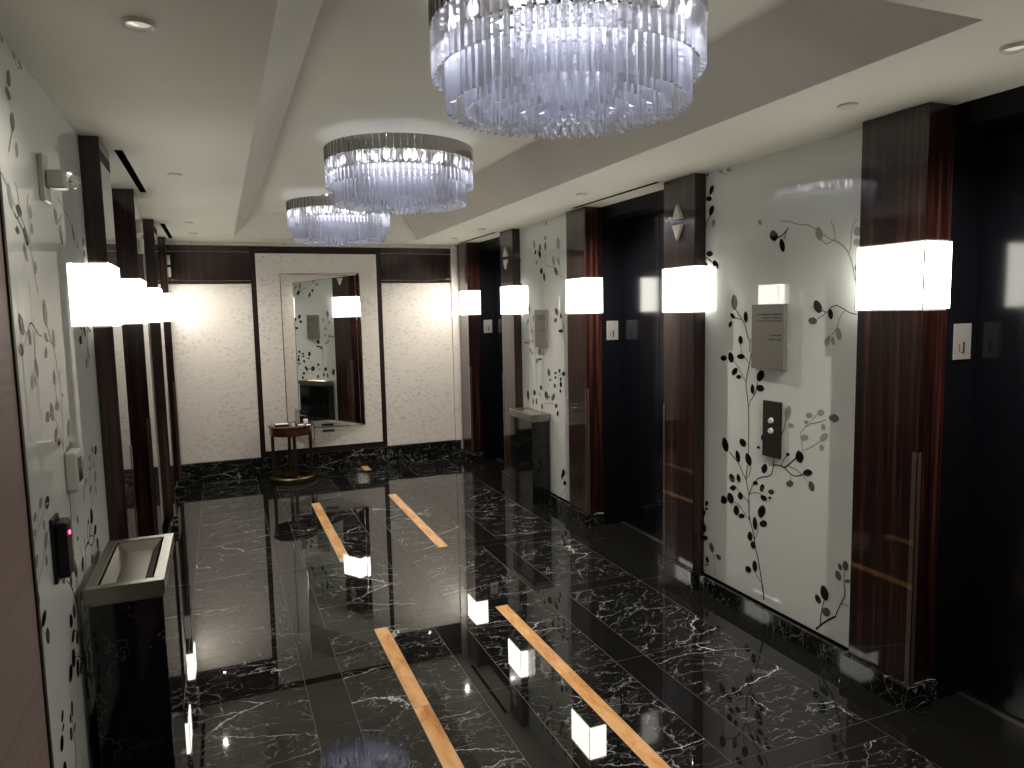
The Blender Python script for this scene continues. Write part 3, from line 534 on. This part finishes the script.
# ------------------------------------------------------------------ signs and call stations
def wall_sign(side, y0, y1, z0, z1, label):
    org = (X(side, GP), (y0 + y1) / 2, z0); s = 1 if side == 'R' else -1
    t = thing('wall_sign', label, 'sign', org, None)
    mb = MB(); mb.box(X(side, GP - .022), X(side, GP - .001), y0, y1, z0, z1, c=.0015); mb.build('plaque', SIGNM, t, org)
    mb = MB(); H = z1 - z0; r = random.Random(3)
    xf = X(side, GP - .0226); xb = X(side, GP - .0218)
    def line(zf, x_start, h, words, mi):
        # small blocks stand where the unreadable words run, flush at the low-Y end
        y = y0 + .014; z = z0 + H * zf; right = y0 + x_start * (y1 - y0)
        n = 0
        while y < right:
            n += 1
            w = r.uniform(.0045, .0085)
            mb.box(xb, xf, y, min(y + w, right), z + r.uniform(0, .001), z + h, mi); y += w + (.0022 if n % words else .008)
    line(.828, .80, .0085, 8, 0); line(.780, .66, .0065, 7, 0); line(.732, .86, .0065, 6, 1)
    line(.515, .42, .0065, 7, 0); line(.448, .47, .0075, 4, 0)
    mb.build('lettering', [INK, INKR], t, org)
wall_sign('R', 2.705, 2.930, 1.290, 1.610, 'grey metal notice plaque on the large leaf-print panel')
wall_sign('R', 5.41, 5.638, 1.292, 1.610, 'small grey notice plaque on the farther leaf-print panel')
wall_sign('L', 5.22, 5.44, 1.29, 1.61, 'grey notice plaque on the far left-wall panel')
og = (X('R', GP), 2.79, .85)
t = thing('call_station', 'black lift call plate with two round buttons on leaf-print panel', 'call station', og)
mb = MB(); mb.box(X('R', GP - .012), X('R', GP - .001), 2.728, 2.852, .852, 1.133, c=.002); mb.build('plate', BRONZE, t, og)
for z in (.985, 1.036):
    bm = bmesh.new(); bmesh.ops.create_cone(bm, cap_ends=True, segments=24, radius1=.0155, radius2=.012, depth=.012, matrix=Matrix.Translation((X('R', GP - .017), 2.79, z)) @ Matrix.Rotation(-PI / 2, 4, 'Y'))
    mb = MB(); mb.add_bm(bm, 0, True); mb.build('button', BUTTON, t, og)
mb = MB(); mb.box(X('R', GP - .0128), X('R', GP - .0118), 2.783, 2.797, 1.105, 1.112); mb.build('key_slot', INK, t, og)

# left wall devices
og = (X('L', GP), 2.38, .86)
t = thing('card_reader', 'black card reader with red light on the left glass panel', 'card reader', og)
mb = MB(); mb.box(X('L', GP - .001), X('L', GP - .010), 2.315, 2.400, .858, 1.045, c=.002); mb.build('back_plate', BLACK, t, og)
mb = MB(); mb.box(X('L', GP - .010), X('L', GP - .040), 2.322, 2.393, .870, 1.032, c=.006); mb.build('body', BLACK, t, og)
mb = MB(); mb.box(X('L', GP - .040), X('L', GP - .042), 2.352, 2.362, .990, 1.000); mb.build('status_light', REDLED, t, og)
og = (X('L', GP), 2.65, 1.05)
t = thing('wall_thermostat', 'white box with grey screen on the left glass panel', 'thermostat', og)
mb = MB(); mb.box(X('L', GP - .001), X('L', GP - .034), 2.585, 2.685, 1.062, 1.188, c=.006); mb.build('body', WHITEP, t, og)
mb = MB(); mb.box(X('L', GP - .034), X('L', GP - .0352), 2.602, 2.668, 1.088, 1.165, c=.0005); mb.build('screen', SCREEN, t, og)
og = (X('L', GP), 2.60, 2.0)
t = thing('alarm_strobe', 'grey wall alarm with clear rounded strobe on the left glass panel', 'alarm strobe', og)
mb = MB(); mb.box(X('L', GP - .001), X('L', GP - .016), 2.555, 2.640, 1.960, 2.097, c=.002); mb.build('back_plate', PLATE, t, og)
mb = MB(); mb.box(X('L', GP - .016), X('L', GP - .070), 2.570, 2.625, 2.000, 2.055, c=.008); mb.build('strobe_housing', PLATE, t, og)
bm = bmesh.new(); bmesh.ops.create_icosphere(bm, subdivisions=2, radius=.027, matrix=Matrix.Translation((X('L', GP - .078), 2.598, 2.028))); mb = MB(); mb.add_bm(bm); mb.build('strobe_lens', CLEAR, t, og)

# ------------------------------------------------------------------ ceiling fittings
def slot(side, y0, y1, label):
    a, b = sorted((X(side, -.026), X(side, -.060))); og = ((a + b) / 2, (y0 + y1) / 2, ZC)
    t = thing('slot_diffuser', label, 'air slot', og, 'black air slots in the ceiling before the lifts')
    mb = MB(); mb.box(a, b, y0, y1, ZC - .0015, ZC - .0004); mb.build('slot', VOID, t, og)
    mb = MB()
    for q in (a - .004, b): mb.box(q, q + .004, y0 - .004, y1 + .004, ZC - .0022, ZC - .0003)
    for q in (y0 - .004, y1): mb.box(a, b, q, q + .004, ZC - .004, ZC - .0003)
    mb.build('slot_frame', CEIL, t, og)
slot('R', 3.62, 4.72, 'black ceiling air slot before the middle right lift recess')
slot('R', 6.28, 7.34, 'black ceiling air slot before the far right lift recess')
slot('L', 3.58, 4.72, 'black ceiling air slot between the first two left pillars')
slot('L', 6.20, 7.32, 'black ceiling air slot between the last two left pillars')
def downlight(x, y, r, label):
    og = (x, y, ZC); t = thing('downlight', label, 'downlight', og, 'recessed ceiling downlights')
    mb = MB(); mb.lathe(x, y, [(r * .70, ZC - .001), (r * .74, ZC - .010), (r * .9, ZC - .012), (r, ZC - .006), (r, ZC - .0004)], 36); mb.build('trim_ring', TRIMW, t, og)
    mb = MB(); mb.lathe(x, y, [(r * .72, ZC - .003), (r * .5, ZC - .006), (r * .05, ZC - .008)], 28); mb.disc(x, y, r * .05, ZC - .008, 28, up=False); mb.build('lens', LENS, t, og)
def lamp_at(x, y, e):
    l = bpy.data.lights.new('downlight_lamp', 'SPOT'); l.energy = e; l.color = (1, .92, .83); l.spot_size = math.radians(150); l.spot_blend = 1; l.shadow_soft_size = .014
    o = bpy.data.objects.new('downlight_lamp', l); C.objects.link(o); o.location = (x * S, y * S, (ZC - .02) * S)
for x, y, e in ((-.142, 2.062, .15), (-.160, 6.86, .6), (2.171, 1.449, 1.1), (2.174, 4.136, 1.6), (2.19, 6.85, .8)): lamp_at(x, y, e * 72)
def capdisc(x, y, r, label):
    mb = MB(); mb.lathe(x, y, [(r, ZC - .0004), (r, ZC - .007), (r * .93, ZC - .009), (r * .02, ZC - .0095)], 32); mb.disc(x, y, r * .02, ZC - .0095, 32, up=False)
    tag(mb.build('sprinkler_cover', TRIMW, org=(x, y, ZC)), label, 'sprinkler cover', 'flat round sprinkler covers in the ceiling', 'thing')
downlight(-.142, 2.062, .040, 'round glass downlight in the ceiling above the near left wall')
downlight(-.160, 6.86, .040, 'round downlight in the far left ceiling, nearest the back wall')
downlight(2.171, 1.449, .040, 'round glass downlight at the right edge of the ceiling')
downlight(2.174, 4.136, .036, 'round downlight in the ceiling before the middle lift recess')
downlight(2.19, 6.85, .040, 'round downlight in the ceiling before the farthest lift recess')
capdisc(-.163, 4.105, .034, 'flat white ceiling disc above the second left pillar')
capdisc(-.170, 6.10, .034, 'flat white ceiling disc above the third left pillar')
capdisc(2.190, 2.066, .036, 'flat white ceiling disc near the broad right-hand pillar')
capdisc(2.19, 6.06, .034, 'flat white ceiling disc above the far marble bin')

# ------------------------------------------------------------------ chandeliers
def prism(mb, cx, cy, ang, z0, z1, w, mi=0, tw=0):
    """a three-sided crystal rod, one edge outward, its foot cut on a slant"""
    pts = []
    for k in range(3):
        a = ang + 2 * PI * k / 3; pts.append((cx + w * math.cos(a), cy + w * math.sin(a)))
    zb = [z0, z0 + w * .4, z0 + w * .4]
    vs = [(x, y, zb[k]) for k, (x, y) in enumerate(pts)] + [(x, y, z1) for x, y in pts]
    mb.mesh(vs, [(0, 2, 1), (3, 4, 5), (0, 1, 4, 3), (1, 2, 5, 4), (2, 0, 3, 5)], mi)
def chandelier(cx, cy, label):
    org = (cx, cy, CZ)
    t = thing('crystal_chandelier', label, 'chandelier', org, 'round crystal chandeliers down the ceiling')
    mb = MB(); R = .400
    n = 72
    for k in range(n):   # overlapping upright chrome plates form the band
        a = 2 * PI * k / n; h = PI / n * .93
        p0 = (cx + R * math.cos(a - h), cy + R * math.sin(a - h)); p1 = (cx + (R + .004) * math.cos(a + h), cy + (R + .004) * math.sin(a + h))
        i0 = (cx + (R - .006) * math.cos(a - h), cy + (R - .006) * math.sin(a - h)); i1 = (cx + (R - .004) * math.cos(a + h), cy + (R - .004) * math.sin(a + h))
        z0, z1 = 2.418, 2.492; vs = [(*q, z) for z in (z0, z1) for q in (p0, p1, i1, i0)]
        mb.mesh(vs, [(0, 3, 2, 1), (4, 5, 6, 7), (0, 1, 5, 4), (1, 2, 6, 5), (2, 3, 7, 6), (3, 0, 4, 7)])
    mb.build('chrome_band', BAND, t, org)
    mb = MB(); mb.lathe(cx, cy, [(.0, 2.53), (.13, 2.53), (.14, 2.549)], 40); mb.lathe(cx, cy, [(.386, 2.452), (.390, 2.460), (.386, 2.466), (.38, 2.46), (.386, 2.452)], 72)
    for k in range(4):
        a = PI / 4 + k * PI / 2
        mb.tube([(cx, cy, 2.532), (cx + .394 * math.cos(a), cy + .394 * math.sin(a), 2.46)], .005)
    for rr, zz in ((.365, 2.36), (.30, 2.34), (.24, 2.33), (.18, 2.33), (.12, 2.33), (.06, 2.33)):
        mb.lathe(cx, cy, [(rr + .004, zz), (rr, zz + .004), (rr - .004, zz), (rr, zz - .004), (rr + .004, zz)], 56)
    for k in range(6):
        a = k * PI / 3 + .2
        mb.tube([(cx + .06 * math.cos(a), cy + .06 * math.sin(a), 2.33), (cx + .365 * math.cos(a), cy + .365 * math.sin(a), 2.36), (cx + .392 * math.cos(a), cy + .392 * math.sin(a), 2.455)], .0035, 6)
    mb.tube([(cx, cy, 2.33), (cx, cy, 2.532)], .012); mb.build('frame', CHROME, t, org)
    mb = MB()
    for rr, nb, zz in ((.335, 14, 2.405), (.20, 6, 2.44)):
        for k in range(nb):
            a = 2 * PI * (k + .5) / nb; x, y = cx + rr * math.cos(a), cy + rr * math.sin(a)
            mb.lathe(x, y, [(.0005, zz - .026), (.009, zz - .018), (.012, zz - .004), (.008, zz + .012), (.004, zz + .02), (.0005, zz + .021)], 10)
    mb.build('bulbs', BULB, t, org)['kind'] = 'stuff'
    mb = MB(); mb.disc(cx, cy, .285, 2.375, 48, up=False); mb.build('added_glow_disc', GLOW, t, org)  # added soft emitter, brightens the rods from within besides the bulbs
    mb = MB(); mb.lathe(cx, cy, [(.285, 2.3755), (.29, 2.38), (.29, 2.386), (.0, 2.386)], 48); mb.build('glow_disc_back', CHROME, t, org)  # unlit chrome back of the added disc
    rods = []
    for tier, (rr, nn, z0, z1, w) in enumerate([(.389, 80, 2.283, 2.47, .0125), (.350, 72, 2.192, 2.36, .0125), (.295, 60, 2.188, 2.33, .011), (.242, 50, 2.186, 2.32, .011), (.190, 40, 2.185, 2.32, .011), (.133, 28, 2.184, 2.32, .011), (.076, 16, 2.184, 2.32, .011), (.025, 5, 2.184, 2.32, .011)]):
        for k in range(nn):
            a = 2 * PI * (k + .37 * tier) / nn
            # how squarely the rod shows towards the lobby's open end
            rods.append((tier if tier < 2 else 9, -math.cos(a + PI / 2 + .25), tier, rr, a, z0 + random.uniform(-.0012, .0012), z1, w))
    rods.sort(key=lambda q: (q[0] > 1, -math.cos(q[4] + PI / 2 + .2)))
    meshes = {}
    for i, (_, _, tier, rr, a, z0, z1, w) in enumerate(rods[:100]):
        x, y = cx + rr * math.cos(a), cy + rr * math.sin(a)
        if tier not in meshes:
            mb = MB(); prism(mb, 0, 0, 0, 0, z1 - z0, w); o = mb.build('crystal_rod', ROD if tier == 0 else ROD2, t); meshes[tier] = o
        else:
            o = meshes[tier].copy(); C.objects.link(o)
        o.location = ((x - cx) * S, (y - cy) * S, (z0 - CZ) * S); o.rotation_euler = (0, 0, a + random.uniform(-.05, .05))
    mb = MB()
    for _, _, tier, rr, a, z0, z1, w in rods[100:]:
        prism(mb, cx + rr * math.cos(a), cy + rr * math.sin(a), a + random.uniform(-.08, .08), z0, z1, w, 0 if tier == 0 else 1)
    mb.build('crystal_rods', [ROD, ROD2], t, org)['kind'] = 'stuff'
    return t
CHX = .968
c1 = chandelier(1.0, 1.99, 'large crystal chandelier nearest the viewer, cut by the top edge')
c2 = copy_tree(c1); c2.location.y = 3.99 * S; c2.location.x = .972 * S; c2['label'] = 'middle crystal chandelier with chrome band, second of the three'
c3 = copy_tree(c1); c3.location.y = 5.98 * S; c3.location.x = .945 * S; c3['label'] = 'smallest and farthest crystal chandelier, partly behind the middle one'

# ------------------------------------------------------------------ bins
def urn(xa, xb, ya, yb, zt, side, label):
    og = ((xa + xb) / 2, (ya + yb) / 2, 0)
    t = thing('litter_bin', label, 'litter bin', og, 'tall black marble bins with steel tops')
    mb = MB(); mb.box(xa + .008, xb - .008, ya + .008, yb - .008, 0, zt - .062, c=.002); mb.build('marble_body', MARBLE_U, t, og)
    mb = MB(); mb.box(xa + .012, xb - .012, ya + .012, yb - .012, zt - .062, zt - .046); mb.build('neck', STEEL, t, og)
    # rim with an opening
    mb = MB(); i = .034; z0, z1 = zt - .046, zt
    mb.box(xa, xb, ya, ya + i, z0, z1, c=.0015); mb.box(xa, xb, yb - i, yb, z0, z1, c=.0015)
    mb.box(xa, xa + i, ya + i, yb - i, z0, z1, c=.0015); mb.box(xb - i, xb, ya + i, yb - i, z0, z1, c=.0015)
    mb.build('steel_rim', STEEL, t, og)
    mb = MB(); g = .007
    mb.box(xa + i, xb - i, ya + i, yb - i, z0 - .03, z1 - .042); mb.build('inner_well', BLACK, t, og)
    mb = MB(); a, b, c, d = xa + i + g, xb - i - g, ya + i + .001, yb - i - .001
    zt2 = z1 - .004; zb = z1 - .036; q = .03
    vs = [(a, c, zt2), (b, c, zt2), (b, d, zt2), (a, d, zt2), (a + q, c + q, zb), (b - q, c + q, zb), (b - q, d - q, zb), (a + q, d - q, zb)]
    mb.mesh(vs, [(0, 1, 5, 4), (1, 2, 6, 5), (2, 3, 7, 6), (3, 0, 4, 7), (4, 5, 6, 7)]); mb.build('ash_tray', SAND, t, og)
urn(-.444, -.213, 2.55, 3.10, .752, 'L', 'near black marble bin with steel ashtray top by left glass panel')
urn(2.335, 2.514, 5.38, 5.87, .748, 'R', 'far black marble bin with steel top against the farther leaf-print panel')

# ------------------------------------------------------------------ angled mirror on the back wall
YP = YB - .033
og = (.98, YP, .45)
t = thing('wall_mirror', 'tall angled mirror in a slim chrome frame on the back wall', 'mirror', og)
ax0, ax1, az0, az1 = .588, 1.372, .455, 2.020
yl, yr = 7.358, YP - .012
mb = MB()   # wedge box behind the glass
vs = [(ax0, YP, az0), (.690, yl, .622), (1.330, yr, .458), (ax1, YP, az0 - .01), (ax0, YP, az1), (.690, yl, 1.921), (1.330, yr, 2.008), (ax1, YP, az1 + .01)]
mb.mesh(vs, [(0, 1, 5, 4), (2, 3, 7, 6), (4, 5, 6, 7), (0, 3, 2, 1), (0, 4, 7, 3)]); mb.build('bevelled_side', MIRROR, t, og)
mb = MB(); mb.mesh(vs, [(1, 2, 6, 5)]); mb.build('mirror_glass', MIRROR, t, og)
mb = MB()
for a, b in ((0, 4), (4, 7), (7, 3), (3, 0), (1, 5), (5, 6), (6, 2), (2, 1)): mb.tube([vs[a], vs[b]], .0055 if a in (0, 4, 7, 3) and b in (0, 4, 7, 3) else .004, 6)
mb.build('chrome_frame', CHROME, t, og)

# ------------------------------------------------------------------ round side table and what is on it
tx, ty, tz = .594, 7.245, .552
og = (tx, ty, 0); t = thing('side_table', 'small round dark wood table with brass foot ring before the mirror', 'table', og)
mb = MB(); mb.lathe(tx, ty, [(.0, tz), (.208, tz), (.213, tz - .004), (.213, tz - .014), (.208, tz - .018), (.0, tz - .018)], 48); mb.build('tabletop', TABLEW, t, og)
mb = MB(); mb.lathe(tx, ty, [(.195, tz - .018), (.203, tz - .024), (.203, tz - .088), (.198, tz - .094), (.185, tz - .094), (.185, tz - .018)], 48); mb.build('apron', TABLEW, t, og)
for k in range(4):
    a = -PI / 2 + .05 + k * PI / 2; x, y = tx + .178 * math.cos(a), ty + .178 * math.sin(a)
    mb = MB(); mb.tube([(x, y, .04), (x, y, tz - .02)], .0165, 12); mb.build('leg', LEGM, t, og)
mb = MB(); mb.lathe(tx, ty, [(.150, .012), (.205, .008), (.213, .02), (.213, .046), (.205, .054), (.150, .052), (.150, .012)], 48); mb.build('foot_ring', BRASS, t, og)
ZT = tz
og = (.510, 7.19, ZT); t = thing('guest_folder', 'black folder with white sheet on the round side table', 'folder', og)
mb = MB(); mb.box(.440, .570, 7.135, 7.235, ZT, ZT + .018, c=.003); mb.build('cover', BLACK, t, og)
mb = MB(); mb.box(.447, .563, 7.141, 7.229, ZT + .0181, ZT + .0215); mb.build('sheet', PAPERW, t, og)
og = (.656, 7.22, ZT); t = thing('card_stand', 'upright dark grey card stand at the back of the round table', 'card stand', og)
mb = MB(); mb.mesh([(.635, 7.21, ZT + .006), (.679, 7.21, ZT + .006), (.679, 7.235, ZT + .145), (.635, 7.235, ZT + .145), (.635, 7.217, ZT + .006), (.679, 7.217, ZT + .006), (.679, 7.242, ZT + .145), (.635, 7.242, ZT + .145)],
   [(0, 1, 2, 3), (5, 4, 7, 6), (0, 4, 5, 1), (3, 2, 6, 7), (1, 5, 6, 2), (0, 3, 7, 4)]); mb.build('card', GREYP, t, og)
mb = MB(); mb.box(.626, .688, 7.195, 7.25, ZT, ZT + .008, c=.002); mb.build('base', BLACK, t, og)
mb = MB(); mb.box(.714, .754, 7.22, 7.26, ZT, ZT + .042, c=.004); tag(mb.build('tissue_box', PAPERW, org=(.734, 7.24, ZT)), 'small white box on the right of the round table', 'box')
mb = MB(); mb.lathe(.604, 7.10, [(.0, ZT + .001), (.011, ZT + .001), (.014, ZT + .03), (.012, ZT + .03), (.010, ZT + .005), (0, ZT + .005)], 20); tag(mb.build('paper_cup', PAPERW, org=(.604, 7.10, ZT)), 'tiny white cup at the front edge of the round table', 'cup')
mb = MB(); mb.box(.650, .700, 7.11, 7.155, ZT, ZT + .010, c=.002); tag(mb.build('note_pad', PAPERW, org=(.675, 7.13, ZT)), 'flat white note pad in the middle of the round table', 'note pad')
mb = MB(); mb.tube([(.818, 7.27, ZT - .03), (.826, 7.36, ZT - .10), (.842, 7.50, .38), (.835, 7.545, .31), (.850, 7.548, .22), (.846, 7.548, .12), (.84, 7.545, .006)], .0035, 6); tag(mb.build('power_cord', BLACK, org=(.83, 7.5, 0)), 'thin black cord hanging from the side table down the wall', 'cord')
mb = MB(); mb.box(.93, 1.05, YP - .02, YP, .405, .425, c=.003); tag(mb.build('wall_bracket', BRONZE, org=(.99, YP, .41)), 'short dark bracket on the wall just under the mirror', 'bracket')

# ------------------------------------------------------------------ camera, world, view
f, ya, pi, ro = 719.99, math.radians(21.984), math.radians(5.746), math.radians(-1.2026)
F = Vector((math.sin(ya) * math.cos(pi), math.cos(ya) * math.cos(pi), -math.sin(pi)))
r = Vector((math.cos(ya), -math.sin(ya), 0)); u = r.cross(F)
r2 = r * math.cos(ro) + u * math.sin(ro); u2 = -r * math.sin(ro) + u * math.cos(ro)
cam = bpy.data.cameras.new('camera'); cam.sensor_width = 36; cam.lens = 36 * f / 1024; cam.clip_start = .02
co = bpy.data.objects.new('camera', cam); C.objects.link(co)
co.matrix_world = Matrix(((r2.x, u2.x, -F.x, 0), (r2.y, u2.y, -F.y, 0), (r2.z, u2.z, -F.z, 1.6 * S), (0, 0, 0, 1)))
sc = bpy.context.scene; sc.camera = co
w = bpy.data.worlds.new('world'); sc.world = w; w.use_nodes = True
w.node_tree.nodes['Background'].inputs['Color'].default_value = (.5, .48, .42, 1); w.node_tree.nodes['Background'].inputs['Strength'].default_value = .02
sc.view_settings.view_transform = 'Standard'; sc.view_settings.look = 'None'; sc.view_settings.gamma = 1; sc.view_settings.use_curve_mapping = False
sc.view_settings.exposure = 1.06
cy = sc.cycles
cy.use_denoising = True
cy.max_bounces = 12; cy.transparent_max_bounces = 32; cy.transmission_bounces = 12; cy.glossy_bounces = 6; cy.diffuse_bounces = 5
cy.sample_clamp_indirect = 6
